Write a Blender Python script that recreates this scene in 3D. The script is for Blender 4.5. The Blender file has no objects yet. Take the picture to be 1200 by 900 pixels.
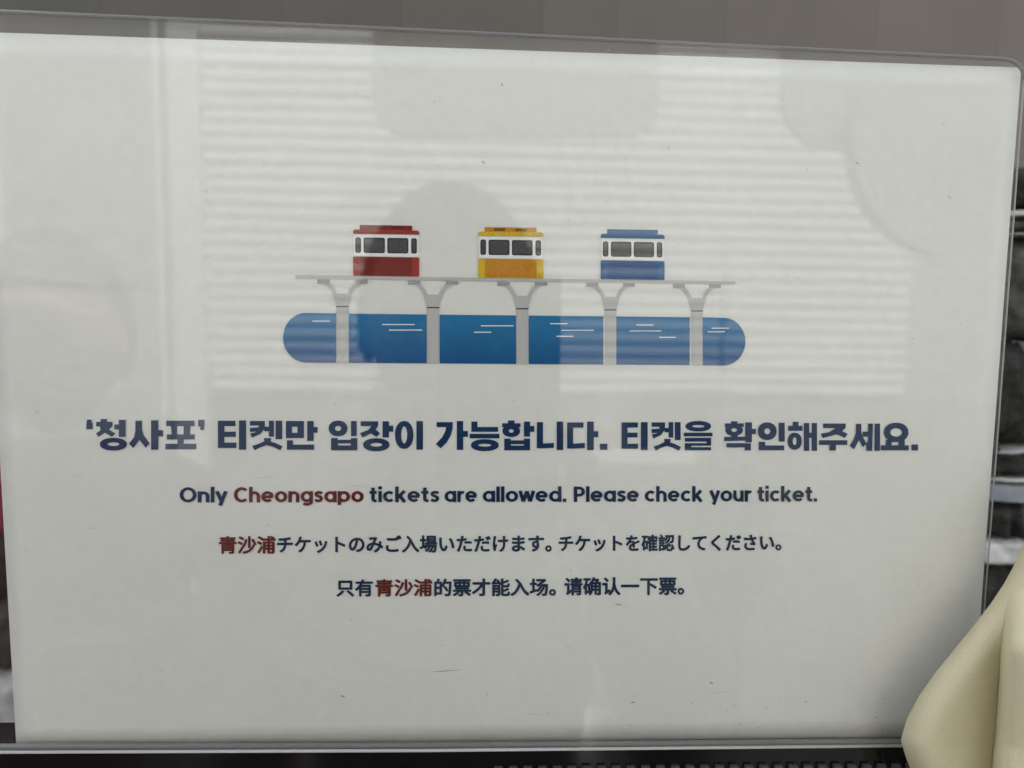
import bpy, bmesh, math, random
from mathutils import Vector, Matrix, noise, geometry
R = math.radians
random.seed(7)
S = bpy.context.scene
COL = S.collection

# ------------------------------------------------ camera, world, sun, exposure
FPX = 900.0                                   # focal length for a 1200 px wide frame
cam = bpy.data.objects.new('camera', bpy.data.cameras.new('camera')); COL.objects.link(cam)
CM = Matrix.Rotation(-0.0485, 4, 'Z') @ Matrix.Rotation(-0.0145, 4, 'Y') @ Matrix.Rotation(math.pi/2-0.1002, 4, 'X')
CM.translation = Vector((-0.01146, -0.2260, 0.0309))
cam.matrix_world = CM
cam.data.sensor_width = 36; cam.data.lens = 36*FPX/1200
cam.data.clip_start = 0.005; cam.data.clip_end = 500
cam.data.dof.use_dof = True; cam.data.dof.focus_distance = 0.232; cam.data.dof.aperture_fstop = 11
S.camera = cam

W = bpy.data.worlds.new('World'); S.world = W; W.use_nodes = True
SUN_EL, SUN_AZ = 50.0, 8.0                    # azimuth measured from +Y (behind the sign) towards +X
nt = W.node_tree; bg = nt.nodes['Background']
sky = nt.nodes.new('ShaderNodeTexSky'); sky.sky_type = 'NISHITA'; sky.sun_disc = False
sky.sun_elevation = R(SUN_EL); sky.sun_rotation = R(SUN_AZ)
hs = nt.nodes.new('ShaderNodeHueSaturation'); hs.inputs['Saturation'].default_value = .28      # thin high cloud
nt.links.new(sky.outputs[0], hs.inputs['Color']); nt.links.new(hs.outputs[0], bg.inputs[0]); bg.inputs[1].default_value = 0.15
sun = bpy.data.objects.new('sun', bpy.data.lights.new('sun', 'SUN')); COL.objects.link(sun)
sun.data.energy = 2.4; sun.data.angle = R(0.6); sun.data.color = (1, .95, .83)
sd = Vector((math.sin(R(SUN_AZ))*math.cos(R(SUN_EL)), math.cos(R(SUN_AZ))*math.cos(R(SUN_EL)), math.sin(R(SUN_EL))))
sun.rotation_euler = sd.to_track_quat('Z', 'Y').to_euler()
S.view_settings.view_transform = 'Standard'; S.view_settings.look = 'None'
S.view_settings.exposure = 1.53; S.view_settings.gamma = 1
S.cycles.use_denoising = True
S.cycles.max_bounces = 8; S.cycles.transparent_max_bounces = 16

# ------------------------------------------------ helpers
def at(px, py, Y=0.0):
    """point where the sight line through a photo pixel meets the plane y = Y"""
    d = CM.to_3x3() @ Vector(((px-600)/FPX, (450-py)/FPX, -1))
    o = CM.translation
    return o + d*((Y-o.y)/d.y)
def mirr(px, py, D):
    """place seen in the acrylic: the point behind the photographer at distance D from the sign"""
    p = at(px, py, D); return Vector((p.x, -D, p.z))

def mat(name, col, rough=.6, spec=.4, nscale=0, namt=.1, bump=0, bscale=None, metal=0, col2=None):
    m = bpy.data.materials.new(name); m.use_nodes = True
    n = m.node_tree.nodes; l = m.node_tree.links; b = n['Principled BSDF']
    b.inputs['Base Color'].default_value = (*col, 1); b.inputs['Roughness'].default_value = rough
    b.inputs['Specular IOR Level'].default_value = spec; b.inputs['Metallic'].default_value = metal
    tc = n.new('ShaderNodeTexCoord')
    if nscale:
        t = n.new('ShaderNodeTexNoise'); t.inputs['Scale'].default_value = nscale; t.inputs['Detail'].default_value = 6
        l.new(tc.outputs['Object'], t.inputs['Vector'])
        r = n.new('ShaderNodeValToRGB'); c2 = col2 or tuple(c*(1-namt) for c in col)
        r.color_ramp.elements[0].position = .35; r.color_ramp.elements[1].position = .65
        r.color_ramp.elements[0].color = (*c2, 1); r.color_ramp.elements[1].color = (*col, 1)
        l.new(t.outputs['Fac'], r.inputs[0]); l.new(r.outputs[0], b.inputs['Base Color'])
    if bump:
        t2 = n.new('ShaderNodeTexNoise'); t2.inputs['Scale'].default_value = bscale or nscale; t2.inputs['Detail'].default_value = 5
        l.new(tc.outputs['Object'], t2.inputs['Vector'])
        bp = n.new('ShaderNodeBump'); bp.inputs['Strength'].default_value = bump; bp.inputs['Distance'].default_value = 1/(bscale or nscale)/3
        l.new(t2.outputs['Fac'], bp.inputs['Height']); l.new(bp.outputs[0], b.inputs['Normal'])
    return m

def link(name, me, m, parent=None, smooth=False, **props):
    if m is not None: me.materials.append(m)
    o = bpy.data.objects.new(name, me); COL.objects.link(o)
    if parent is not None: o.parent = parent
    if smooth:
        for p in me.polygons: p.use_smooth = True
    for k, v in props.items(): o[k] = v
    return o
def tag(o, label, cat, group=None):
    o['label'] = label; o['category'] = cat
    if group: o['group'] = group
    return o
def empty(name, loc, label, cat, group=None):
    o = bpy.data.objects.new(name, None); COL.objects.link(o); o.location = loc; o.empty_display_size = .01
    bpy.context.view_layer.update()
    return tag(o, label, cat, group)
def attach(o, t):
    """parent a mesh built in world coordinates to a thing that stands at t.location"""
    o.parent = t; o.data.transform(Matrix.Translation(-t.location)); return o
def bmesh_obj(name, bm, m, parent=None, smooth=False, **props):
    me = bpy.data.meshes.new(name); bm.normal_update(); bm.to_mesh(me); bm.free()
    o = link(name, me, m, None, smooth, **props)
    if parent is not None: attach(o, parent)
    return o
def box(bm, a, b, bevel=0):
    a, b = Vector(a), Vector(b)
    r = bmesh.ops.create_cube(bm, size=1)
    for v in r['verts']:
        v.co = Vector([(a[i]+b[i])/2 + v.co[i]*(b[i]-a[i]) for i in range(3)])
    if bevel:
        es = {e for v in r['verts'] for e in v.link_edges}
        bmesh.ops.bevel(bm, geom=list(es), offset=bevel, segments=2, affect='EDGES', profile=.7)
    return r
def tube(bm, pts, rad, seg=8):
    rings = []
    for i, p in enumerate(pts):
        d = (pts[min(i+1, len(pts)-1)]-pts[max(i-1, 0)]).normalized()
        q = d.to_track_quat('Z', 'Y'); rr = rad[i] if isinstance(rad, (list, tuple)) else rad
        rings.append([bm.verts.new(p + q @ Vector((rr*math.cos(2*math.pi*k/seg), rr*math.sin(2*math.pi*k/seg), 0))) for k in range(seg)])
    for a, b in zip(rings, rings[1:]):
        for k in range(seg): bm.faces.new((a[k], a[(k+1) % seg], b[(k+1) % seg], b[k]))
    bm.faces.new(rings[0][::-1]); bm.faces.new(rings[-1])

# flat print: polygons (with holes) traced onto the sheet's plane, each with a hair of ink depth
class Flat:
    def __init__(s, y): s.y = y; s.v = []; s.f = []; s.k = 0; s.uv = []
    def poly(s, outer, holes=(), tf=lambda p: p):
        s.k += 1
        y = s.y - (s.k % 12)*2e-6
        loops = [[at(*tf(p), y) for p in L] for L in [outer, *holes]]
        tri = geometry.tessellate_polygon([[Vector((p.x, p.z, 0)) for p in L] for L in loops])
        base = len(s.v); s.v += [p for L in loops for p in L]
        flat = [p for L in loops for p in L]
        for t in tri:
            a, b, c = (flat[i] for i in t)
            n = (b-a).cross(c-a)
            t = t if n.y < 0 else t[::-1]
            s.f.append([base+i for i in t])
    def build(s, name, m, parent, **props):
        me = bpy.data.meshes.new(name); me.from_pydata(s.v, [], s.f); me.update()
        o = link(name, me, m, None, **props)
        return attach(o, parent) if parent is not None else o
def rect(x0, y0, x1, y1): return [(x0, y0), (x1, y0), (x1, y1), (x0, y1)]
def ell(cx, cy, rx, ry, n=40, pw=1.0):
    out = []
    for k in range(n):
        a = 2*math.pi*k/n; c, s_ = math.cos(a), math.sin(a)
        out.append((cx+rx*math.copysign(abs(c)**pw, c), cy+ry*math.copysign(abs(s_)**pw, s_)))
    return out
def rrect(x0, y0, x1, y1, r, n=5):
    out = []
    for cx, cy, a0 in ((x1-r, y0+r, -90), (x1-r, y1-r, 0), (x0+r, y1-r, 90), (x0+r, y0+r, 180)):
        out += [(cx+r*math.cos(R(a0+90*k/n)), cy+r*math.sin(R(a0+90*k/n))) for k in range(n+1)]
    return out

# ------------------------------------------------ materials
def paper_mat():
    m = mat('printed_paper', (.80, .805, .76), rough=.42, spec=.55, nscale=260, namt=.03, bump=.10, bscale=1500)
    n = m.node_tree.nodes; l = m.node_tree.links; b = n['Principled BSDF']
    # faint broad yellowing and fibre flecks of the sheet
    t = n.new('ShaderNodeTexNoise'); t.inputs['Scale'].default_value = 9; t.inputs['Detail'].default_value = 3
    l.new(n['Texture Coordinate'].outputs['Object'], t.inputs['Vector'])
    mx = n.new('ShaderNodeMixRGB'); mx.blend_type = 'MULTIPLY'; mx.inputs[0].default_value = .5
    r = n.new('ShaderNodeValToRGB'); r.color_ramp.elements[0].color = (.93, .93, .88, 1); r.color_ramp.elements[1].color = (1, 1, 1, 1)
    r.color_ramp.elements[0].position = .35; r.color_ramp.elements[1].position = .65
    l.new(t.outputs['Fac'], r.inputs[0])
    w1 = n.new('ShaderNodeTexNoise'); w1.inputs['Scale'].default_value = 16; w1.inputs['Detail'].default_value = 3; w1.inputs['Distortion'].default_value = 1.5
    l.new(n['Texture Coordinate'].outputs['Object'], w1.inputs['Vector'])
    wb_ = n.new('ShaderNodeBump'); wb_.inputs['Strength'].default_value = .5; wb_.inputs['Distance'].default_value = .0022; l.new(w1.outputs['Fac'], wb_.inputs['Height'])
    l.new(wb_.outputs[0], n['Bump'].inputs['Normal'])
    src = b.inputs['Base Color'].links[0].from_socket
    l.new(src, mx.inputs[1]); l.new(r.outputs[0], mx.inputs[2]); l.new(mx.outputs[0], b.inputs['Base Color'])
    return m
def ink(name, col, amt=.18): return mat(name, col, rough=.6, spec=.25, nscale=1400, namt=amt)
M_paper = paper_mat()
M_navy = ink('navy_ink', (.003, .032, .105)); M_wine = ink('wine_red_ink', (.13, .010, .008))
M_navy2 = ink('dark_navy_ink', (.003, .024, .070))
M_grey = ink('grey_ink', (.52, .52, .505), .06); M_grey2 = ink('mid_grey_ink', (.36, .36, .35), .12); M_dark = ink('charcoal_ink', (.035, .033, .035))
M_pane = ink('window_grey_ink', (.085, .088, .085), .25)
M_white = ink('white_ink', (.86, .87, .85), .02)
M_red = ink('red_ink', (.38, .035, .025)); M_reddk = ink('deep_red_ink', (.20, .018, .014))
M_yel = ink('yellow_ink', (.72, .48, .02)); M_org = ink('orange_ink', (.60, .26, .015)); M_brown = ink('brown_ink', (.16, .08, .02))
M_blue = ink('blue_ink', (.006, .125, .30)); M_bluedk = ink('deep_blue_ink', (.006, .085, .26))
def water_mat(z0, z1):
    m = mat('sea_ink', (.02, .1, .3), rough=.6, spec=.25)
    n = m.node_tree.nodes; l = m.node_tree.links; b = n['Principled BSDF']
    g = n.new('ShaderNodeNewGeometry'); sx = n.new('ShaderNodeSeparateXYZ'); l.new(g.outputs['Position'], sx.inputs[0])
    mr = n.new('ShaderNodeMapRange'); mr.inputs[1].default_value = z0; mr.inputs[2].default_value = z1; l.new(sx.outputs['Z'], mr.inputs[0])
    t = n.new('ShaderNodeTexNoise'); t.inputs['Scale'].default_value = 500; l.new(g.outputs['Position'], t.inputs['Vector'])
    ad = n.new('ShaderNodeMath'); ad.operation = 'MULTIPLY_ADD'; ad.inputs[1].default_value = .35; l.new(t.outputs['Fac'], ad.inputs[0])
    l.new(mr.outputs[0], ad.inputs[2])
    r = n.new('ShaderNodeValToRGB'); r.color_ramp.elements[0].color = (.004, .088, .25, 1); r.color_ramp.elements[1].color = (.018, .175, .37, 1)
    r.color_ramp.elements[0].position = .2; r.color_ramp.elements[1].position = 1.1
    l.new(ad.outputs[0], r.inputs[0]); l.new(r.outputs[0], b.inputs['Base Color'])
    return m
def acrylic(name, tint=(1, 1, 1), rough=.02, haze=0.0, bump=.0035, edge=False):
    """thin clear plastic: passes light straight through, mirrors a few per cent of it"""
    m = bpy.data.materials.new(name); m.use_nodes = True
    n = m.node_tree.nodes; l = m.node_tree.links; n.clear()
    out = n.new('ShaderNodeOutputMaterial')
    tr = n.new('ShaderNodeBsdfTransparent'); tr.inputs[0].default_value = (*tint, 1)
    gl = n.new('ShaderNodeBsdfGlossy'); gl.inputs['Roughness'].default_value = rough; gl.inputs[0].default_value = (1, 1, 1, 1)
    g = n.new('ShaderNodeNewGeometry')
    dt = n.new('ShaderNodeVectorMath'); dt.operation = 'DOT_PRODUCT'; l.new(g.outputs['Incoming'], dt.inputs[0]); l.new(g.outputs['Normal'], dt.inputs[1])
    ab = n.new('ShaderNodeMath'); ab.operation = 'ABSOLUTE'; l.new(dt.outputs['Value'], ab.inputs[0])
    om = n.new('ShaderNodeMath'); om.operation = 'SUBTRACT'; om.inputs[0].default_value = 1; l.new(ab.outputs[0], om.inputs[1])
    pw = n.new('ShaderNodeMath'); pw.operation = 'POWER'; pw.inputs[1].default_value = 5; l.new(om.outputs[0], pw.inputs[0])
    ma = n.new('ShaderNodeMath'); ma.operation = 'MULTIPLY_ADD'; ma.inputs[1].default_value = .95; ma.inputs[2].default_value = .027; l.new(pw.outputs[0], ma.inputs[0])
    tc = n.new('ShaderNodeTexCoord')
    t = n.new('ShaderNodeTexNoise'); t.inputs['Scale'].default_value = 22; t.inputs['Detail'].default_value = 1.5; l.new(tc.outputs['Object'], t.inputs['Vector'])
    sm = n.new('ShaderNodeTexNoise'); sm.inputs['Scale'].default_value = 13; sm.inputs['Detail'].default_value = 7; sm.inputs['Distortion'].default_value = 1.2
    l.new(tc.outputs['Object'], sm.inputs['Vector'])
    sr = n.new('ShaderNodeMapRange'); sr.inputs[1].default_value = .5; sr.inputs[2].default_value = .75; sr.inputs[3].default_value = rough*.5; sr.inputs[4].default_value = rough*1.5+.02
    l.new(sm.outputs['Fac'], sr.inputs[0]); l.new(sr.outputs[0], gl.inputs['Roughness'])
    bp = n.new('ShaderNodeBump'); bp.inputs['Strength'].default_value = bump; bp.inputs['Distance'].default_value = .01
    l.new(t.outputs['Fac'], bp.inputs['Height']); l.new(bp.outputs[0], gl.inputs['Normal'])
    mx = n.new('ShaderNodeMixShader'); l.new(ma.outputs[0], mx.inputs[0]); l.new(tr.outputs[0], mx.inputs[1]); l.new(gl.outputs[0], mx.inputs[2])
    last = mx
    if haze:
        df = n.new('ShaderNodeBsdfDiffuse'); df.inputs[0].default_value = (.7, .7, .7, 1)
        m2 = n.new('ShaderNodeMixShader'); m2.inputs[0].default_value = haze
        l.new(mx.outputs[0], m2.inputs[1]); l.new(df.outputs[0], m2.inputs[2]); last = m2
    l.new(last.outputs[0], out.inputs[0])
    return m
M_acr = acrylic('clear_acrylic'); M_acrb = acrylic('clear_acrylic_back', rough=.05, tint=(.93, .93, .93))
M_edge = acrylic('cut_acrylic_edge', rough=.12, haze=.40, tint=(.6, .6, .59))
M_rim = acrylic('polished_acrylic_rim', rough=.1, haze=.22, tint=(.45, .45, .44))
M_black = mat('black_gloss_panel', (.008, .008, .009), rough=.09, spec=.5)
M_stud = mat('grey_rubber_stud', (.09, .09, .095), rough=.55, nscale=300, namt=.3)
M_wall = mat('brown_grey_wall', (.135, .12, .105), rough=.85, nscale=14, namt=.12, bump=.2, bscale=160)
M_stone = mat('dark_rough_stone', (.04, .038, .033), rough=.9, nscale=190, namt=.65, bump=.9, bscale=320)
M_stone2 = mat('grey_streaked_stone', (.10, .097, .085), rough=.9, nscale=130, namt=.6, bump=.8, bscale=260)
M_pale = mat('weathered_pale_board', (.74, .74, .72), rough=.8, nscale=120, namt=.35, bump=.4, bscale=300)
M_bluegrey = mat('blue_grey_board', (.32, .35, .38), rough=.7, nscale=60, namt=.2)
M_cream = mat('cream_wool', (.70, .635, .43), rough=.95, spec=.05, nscale=1800, namt=.07, bump=.22, bscale=2600)
M_shut = mat('white_ribbed_shutter', (.80, .80, .78), rough=.6, nscale=3, namt=.06)
M_frame = mat('white_frame', (.78, .79, .78), rough=.4)
M_plaster = mat('light_grey_plaster', (.36, .36, .35), rough=.9, nscale=4, namt=.1)
M_low = mat('grey_lower_wall', (.23, .23, .205), rough=.9, nscale=5, namt=.15)
M_dim = mat('grey_board', (.40, .40, .37), rough=.8, nscale=5, namt=.1)
M_ground = mat('grey_paving', (.13, .13, .12), rough=.9, nscale=9, namt=.25, bump=.3, bscale=60)
M_skin = mat('skin', (.48, .29, .21), rough=.55); M_hair = mat('dark_hair', (.13, .105, .09), rough=.5, nscale=200, namt=.4)
M_coat = mat('beige_coat', (.50, .46, .38), rough=.95, nscale=40, namt=.15)
M_pink = mat('dusty_pink_top', (.46, .26, .27), rough=.95, nscale=40, namt=.15)
M_trs = mat('dark_trousers', (.03, .03, .04), rough=.9, nscale=40, namt=.2)
M_phone = mat('black_phone_body', (.01, .01, .011), rough=.15)
M_lens = mat('phone_lens_glass', (.01, .01, .02), rough=.03, spec=.8)

# ------------------------------------------------ setting
G = -1.5
def plane_struct(name, x0, x1, y0, y1, z, m):
    me = bpy.data.meshes.new(name); me.from_pydata([(x0, y0, z), (x1, y0, z), (x1, y1, z), (x0, y1, z)], [], [(0, 1, 2, 3)])
    return link(name, me, m, kind='structure')
plane_struct('ground', -60, 60, -60, 60, G, M_ground)
bm = bmesh.new(); box(bm, (-4.5, .55, G), (4.5, .67, 1.46), .004)
wb = bmesh_obj('wall_back', bm, M_wall, kind='structure')
tints = [(.112, .102, .088), (.112, .102, .088), (.116, .105, .091), (.122, .110, .095), (.130, .117, .101), (.148, .131, .114), (.158, .138, .121), (.170, .147, .129), (.184, .158, .139), (.194, .166, .147)]  # wall colour steps from darker at the left to paler at the right
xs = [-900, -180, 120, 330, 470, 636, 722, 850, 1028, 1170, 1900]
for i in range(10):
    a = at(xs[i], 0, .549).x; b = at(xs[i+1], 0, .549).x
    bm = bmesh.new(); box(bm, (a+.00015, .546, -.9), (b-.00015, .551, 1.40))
    bmesh_obj('panel', bm, mat('wall_panel_tone', tints[i], rough=.7, nscale=9, namt=.10, bump=.25, bscale=240), wb)

YW = -2.5                                    # face of the shuttered front seen mirrored in the acrylic
xl = mirr(206, 200, 2.5).x; x_rib0 = mirr(240, 200, 2.5).x; x_rib1 = mirr(1075, 200, 2.5).x
z_low = mirr(600, 462, 2.5).z
bm = bmesh.new()
box(bm, (-6, YW-.25, G), (xl-.16, YW, 1.38)); bmesh_obj('wall_opposite', bm, M_plaster, kind='structure')
bm = bmesh.new(); box(bm, (xl, YW-.2, G), (6, YW-.02, z_low-.02)); bmesh_obj('wall_lower_opposite', bm, M_low, kind='structure')

t = empty('roller_shutter', ((x_rib0+x_rib1)/2, YW, z_low), 'white horizontally ribbed roller shutter, seen mirrored across the upper sign', 'shutter')
pitch = .046; z = z_low; slat_me = None; k = 0
while z < 1.32:
    if slat_me is None:
        b2 = bmesh.new(); w = (x_rib1-x_rib0)/2; prof = []
        for i in range(9):
            u = i/8; prof.append((-((.0078*math.sin(math.pi*min(1, u*1.06))**.7)), u*(pitch-.005)))
        prof = [(0.02, 0)] + prof + [(.02, pitch-.005)]
        # +y faces the sign
        A = [b2.verts.new((-w, -p[0], p[1])) for p in prof]; B = [b2.verts.new((w, -p[0], p[1])) for p in prof]
        for i in range(len(prof)-1): b2.faces.new((A[i], B[i], B[i+1], A[i+1]))
        b2.faces.new((A[-1], B[-1], B[0], A[0])); b2.faces.new(A[::-1]); b2.faces.new(B)
        bmesh.ops.recalc_face_normals(b2, faces=b2.faces)
        slat_me = bpy.data.meshes.new('slat'); b2.to_mesh(slat_me); b2.free(); slat_me.materials.append(M_shut)
    o = bpy.data.objects.new('slat', slat_me); COL.objects.link(o); o.parent = t
    o.location = (0+random.uniform(-.001, .001), random.uniform(-.002, .002), z-z_low)
    o.rotation_euler.x = random.uniform(-.03, .03)
    z += pitch
bm = bmesh.new(); box(bm, (x_rib0, YW-.15, z_low-.018), (6, YW-.03, 1.38))
bmesh_obj('backing', bm, M_dim, t)
# jamb of the shutter: flat pilaster between two bright round-nosed strips
t = empty('door_jamb', (xl, YW, G), 'white upright jamb with two bright strips left of the ribbed shutter reflection', 'door frame')
bm = bmesh.new(); box(bm, (xl+.012, YW-.1, G), (x_rib0-.004, YW+.03, 1.38), .004); bmesh_obj('jamb_board', bm, M_frame, t)
for px, wd in ((206, .016), (187, .009)):
    x = mirr(px, 200, 2.47).x
    bm = bmesh.new(); box(bm, (x-wd, YW-.03, G), (x+wd, YW+.045, 1.38), .006); bmesh_obj('strip', bm, M_frame, t)
bm = bmesh.new(); box(bm, (xl-.155, YW-.12, G), (xl-.002, YW+.005, 1.38), .002); bmesh_obj('reveal_board', bm, M_plaster, t)
x = mirr(-6, 200, 2.45).x
bm = bmesh.new(); box(bm, (x-.06, YW-.02, mirr(0, 292, 2.45).z), (x+.02, YW+.05, 1.37), .008)
tag(bmesh_obj('upright_post', bm, M_frame, smooth=False), 'pale upright strip reflected at the far left edge of the sign', 'post')

# hanging boards reflected as soft dark shapes
def hang(name, outline, D, m, label):
    pts = [mirr(px, py, D) for px, py in outline]
    bm = bmesh.new(); vs = [bm.verts.new(p) for p in pts]; f = bm.faces.new(vs)
    r = bmesh.ops.extrude_face_region(bm, geom=[f]); bmesh.ops.translate(bm, verts=[v for v in r['geom'] if isinstance(v, bmesh.types.BMVert)], vec=(0, -.03, 0))
    bmesh.ops.recalc_face_normals(bm, faces=bm.faces)
    return tag(bmesh_obj(name, bm, m), label, 'board')
hang('hanging_board', [(437, -60), (437, 105)]+[(437+42*(1-math.cos(R(a))), 112+46*math.sin(R(a))) for a in range(0, 91, 15)]+[(742-0, 158)]+[(742+28*math.sin(R(a)), 130+28*math.cos(R(a))) for a in range(10, 91, 16)]+[(770, -60)], 1.6, M_dim, 'dark board with rounded corners reflected at the top middle of the sign')
hang('hanging_board', [(920, -60), (920, 118)]+[(920+60*(1-math.cos(R(a))), 118+57*math.sin(R(a))) for a in range(0, 91, 15)]+[(1100, 175), (1100, -60)], 1.55, M_dim, 'smaller dark board with one rounded corner reflected at upper right of the sign')
for o in COL.objects:
    if o.name.startswith('hanging_board'): o['group'] = 'dark boards hanging opposite the sign'
t = empty('hanging_disc', mirr(1115, 170, 1.45), 'large round dark disc reflected beside the upper right corner of the sign', 'disc')
bmd = bmesh.new(); vs = [bmd.verts.new(mirr(*p, 1.45)) for p in ell(1118, 168, 118, 132, 48)]; f = bmd.faces.new(vs)
r = bmesh.ops.extrude_face_region(bmd, geom=[f]); bmesh.ops.translate(bmd, verts=[v for v in r['geom'] if isinstance(v, bmesh.types.BMVert)], vec=(0, -.05, 0))
bmesh.ops.recalc_face_normals(bmd, faces=bmd.faces); bmesh_obj('disc', bmd, M_dim, t)
bmr = bmesh.new(); c = mirr(1115, 30, 1.47); tube(bmr, [c+Vector((0, -.02, .0)), c+Vector((0, -.02, .8))], .008); bmesh_obj('hanger_rod', bmr, M_frame, t)

# railing and thin panel stand in front of the lower wall
a = mirr(640, 535, 2.2); b = mirr(880, 640, 2.2)
t = empty('railing', (a.x, -2.2, G), 'short pale railing reflected behind the right half of the text lines', 'railing')
bm = bmesh.new(); box(bm, (min(a.x, b.x), -2.22, a.z-.02), (max(a.x, b.x), -2.18, a.z+.02), .004); bmesh_obj('rail', bm, M_frame, t)
for px in (645, 690, 735, 780, 825, 872):
    p = mirr(px, 600, 2.2); bm = bmesh.new(); box(bm, (p.x-.012, -2.21, G), (p.x+.012, -2.19, a.z-.02)); bmesh_obj('baluster', bm, M_stud, t)
a = mirr(642, 700, 1.9); b = mirr(698, 829, 1.9); c = mirr(698, 893, 1.9)
t = empty('panel_stand', ((a.x+b.x)/2, -1.9, G), 'small white panel between two thin posts reflected at the bottom of the sign', 'stand')
for x in (a.x, b.x):
    bm = bmesh.new(); box(bm, (x-.008, -1.91, G), (x+.008, -1.89, a.z)); bmesh_obj('post', bm, M_dim, t)
bm = bmesh.new(); box(bm, (a.x+.01, -1.905, max(G+.01, c.z)), (b.x-.01, -1.895, b.z)); bmesh_obj('panel', bm, M_frame, t)

# ------------------------------------------------ stones and boards behind the holder's edges
def block(name, px0, px1, py0, py1, m, label, cat, Y=.2, depth=.05, rough=.003, slant=0, cut=7):
    a = at(px0, py0, Y); b = at(px1, py1, Y)
    bm = bmesh.new(); bmesh.ops.create_grid(bm, x_segments=cut*2, y_segments=cut, size=.5)
    for v in bm.verts:
        u, w_ = v.co.x+.5, v.co.y+.5
        p = Vector((a.x+(b.x-a.x)*u, Y, b.z+(a.z-b.z)*w_+slant*(u-.5)))
        edge = min(u, 1-u, w_, 1-w_)*2
        p.y += -depth*.25*min(1, edge*4)**.5 + rough*noise.noise(p*150)*1.5
        p.x += rough*.5*noise.noise(p*90+Vector((5, 0, 0))); p.z += rough*.6*noise.noise(p*110+Vector((0, 9, 0)))
        v.co = p
    be = [e for e in bm.edges if e.is_boundary]
    r = bmesh.ops.extrude_edge_only(bm, edges=be); nv = [v for v in r['geom'] if isinstance(v, bmesh.types.BMVert)]
    for v in nv: v.co.y = Y+depth
    bmesh.ops.contextual_create(bm, geom=[e for e in bm.edges if e.is_boundary])
    bmesh.ops.recalc_face_normals(bm, faces=bm.faces)
    return tag(bmesh_obj(name, bm, m, smooth=rough > .001), label, cat, {'stone_block': 'dark stones behind the sign', 'pale_board': 'pale boards between the stones'}.get(name))
rt = [
 ('stone_block', 1168, 1300, 197, 246, M_stone, 'rounded black stone nearest the sign\'s upper right corner', 'stone', .006),
 ('pale_board', 1165, 1300, 248, 258, M_pale, 'thin pale board directly under the topmost black stone on the right', 'board', .0006),
 ('stone_block', 1160, 1300, 260, 274, M_stone2, 'thin grey stone course between the two uppermost pale boards on the right', 'stone', .002),
 ('pale_board', 1160, 1300, 275, 279, M_pale, 'very thin pale strip above the tall grey streaked stone on the right', 'board', .0003),
 ('stone_block', 1155, 1300, 281, 398, M_stone2, 'tall grey streaked stone at the sign\'s right edge', 'stone', .003),
 ('stone_block', 1145, 1186, 400, 516, M_stone, 'dark stone beside the blue grey panel at the right edge', 'stone', .003),
 ('painted_board', 1187, 1300, 400, 470, M_bluegrey, 'blue grey panel at the right margin beside the dark stone', 'board', .0005),
 ('stone_block', 1187, 1300, 472, 516, M_stone2, 'grey stone directly below the blue grey panel at the right margin', 'stone', .003),
 ('wooden_stick', 1140, 1300, 518, 522, M_pale, 'thin pale stick slanting across dark stones at the right edge', 'stick', .0004),
 ('stone_block', 1140, 1300, 524, 554, M_stone, 'dark stone course below the slanting pale stick', 'stone', .004),
 ('pale_board', 1140, 1300, 555, 560, M_pale, 'narrow pale strip on top of the blue grey board', 'board', .0003),
 ('blue_grey_board', 1140, 1300, 561, 586, M_bluegrey, 'light blue grey board above the blackest rough stone on the right', 'board', .0008),
 ('stone_block', 1138, 1190, 587, 625, M_stone, 'black rough stone between blue grey board and white streaky board', 'stone', .006),
 ('blue_grey_upright', 1191, 1300, 588, 640, M_bluegrey, 'blue grey upright at the right margin beside the black rough stone', 'post', .0005),
 ('pale_board', 1135, 1190, 627, 656, M_pale, 'white streaky weathered board just above the cream cloth', 'board', .002),
 ('stone_block', 1120, 1200, 658, 740, M_stone, 'dark stone in the gap between sign edge and cream cloth', 'stone', .005),
 ('stone_block', -90, 22, 628, 700, M_stone, 'dark stone at the left margin beneath the red strip', 'stone', .005),
 ('stone_block', -90, 30, 702, 781, M_stone2, 'dark grey stone at the left margin above the pale slab', 'stone', .005),
 ('pale_board', -90, 36, 783, 858, M_pale, 'thick pale weathered slab at the lower left margin', 'slab', .003),
 ('grey_strip', -90, 36, 860, 873, M_bluegrey, 'grey strip under the pale slab at the lower left corner', 'board', .0005),
]
for nm, x0, x1, y0, y1, m, lab, cat, rg in rt:
    block(nm, x0, x1, y0, y1, m, lab, cat, rough=rg, slant=(.01 if nm == 'wooden_stick' else 0))
M_redt = mat('dull_red_paint', (.30, .03, .045), rough=.6)
block('red_strip', -90, 10, 560, 626, M_redt, 'dull red strip peeking out at the left edge', 'strip', rough=.0006)

# black gloss machine face under the holder, with its row of studs
def slab_px(name, q, y0, y1, m, parent=None, bevel=.0004, seg=2, **kw):
    """solid slab whose front outline is q (photo pixels on plane y0), y1 = back"""
    bm = bmesh.new(); vs = [bm.verts.new(at(px, py, y0)) for px, py in q]; f = bm.faces.new(vs)
    r = bmesh.ops.extrude_face_region(bm, geom=[f]); nv = [v for v in r['geom'] if isinstance(v, bmesh.types.BMVert)]
    bmesh.ops.translate(bm, verts=nv, vec=(0, y1-y0, 0)); bmesh.ops.recalc_face_normals(bm, faces=bm.faces)
    if bevel: bmesh.ops.bevel(bm, geom=list(bm.edges), offset=bevel, segments=seg, affect='EDGES')
    return bmesh_obj(name, bm, m, parent, **kw)
t = empty('ticket_gate_machine', at(560, 900, .012), 'glossy black machine front directly below the sign with a row of grey studs', 'machine')
slab_px('front_panel', [(-120, 883), (1400, 868), (1400, 1500), (-120, 1500)], .004, .022, M_black, t, .0008)
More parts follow.
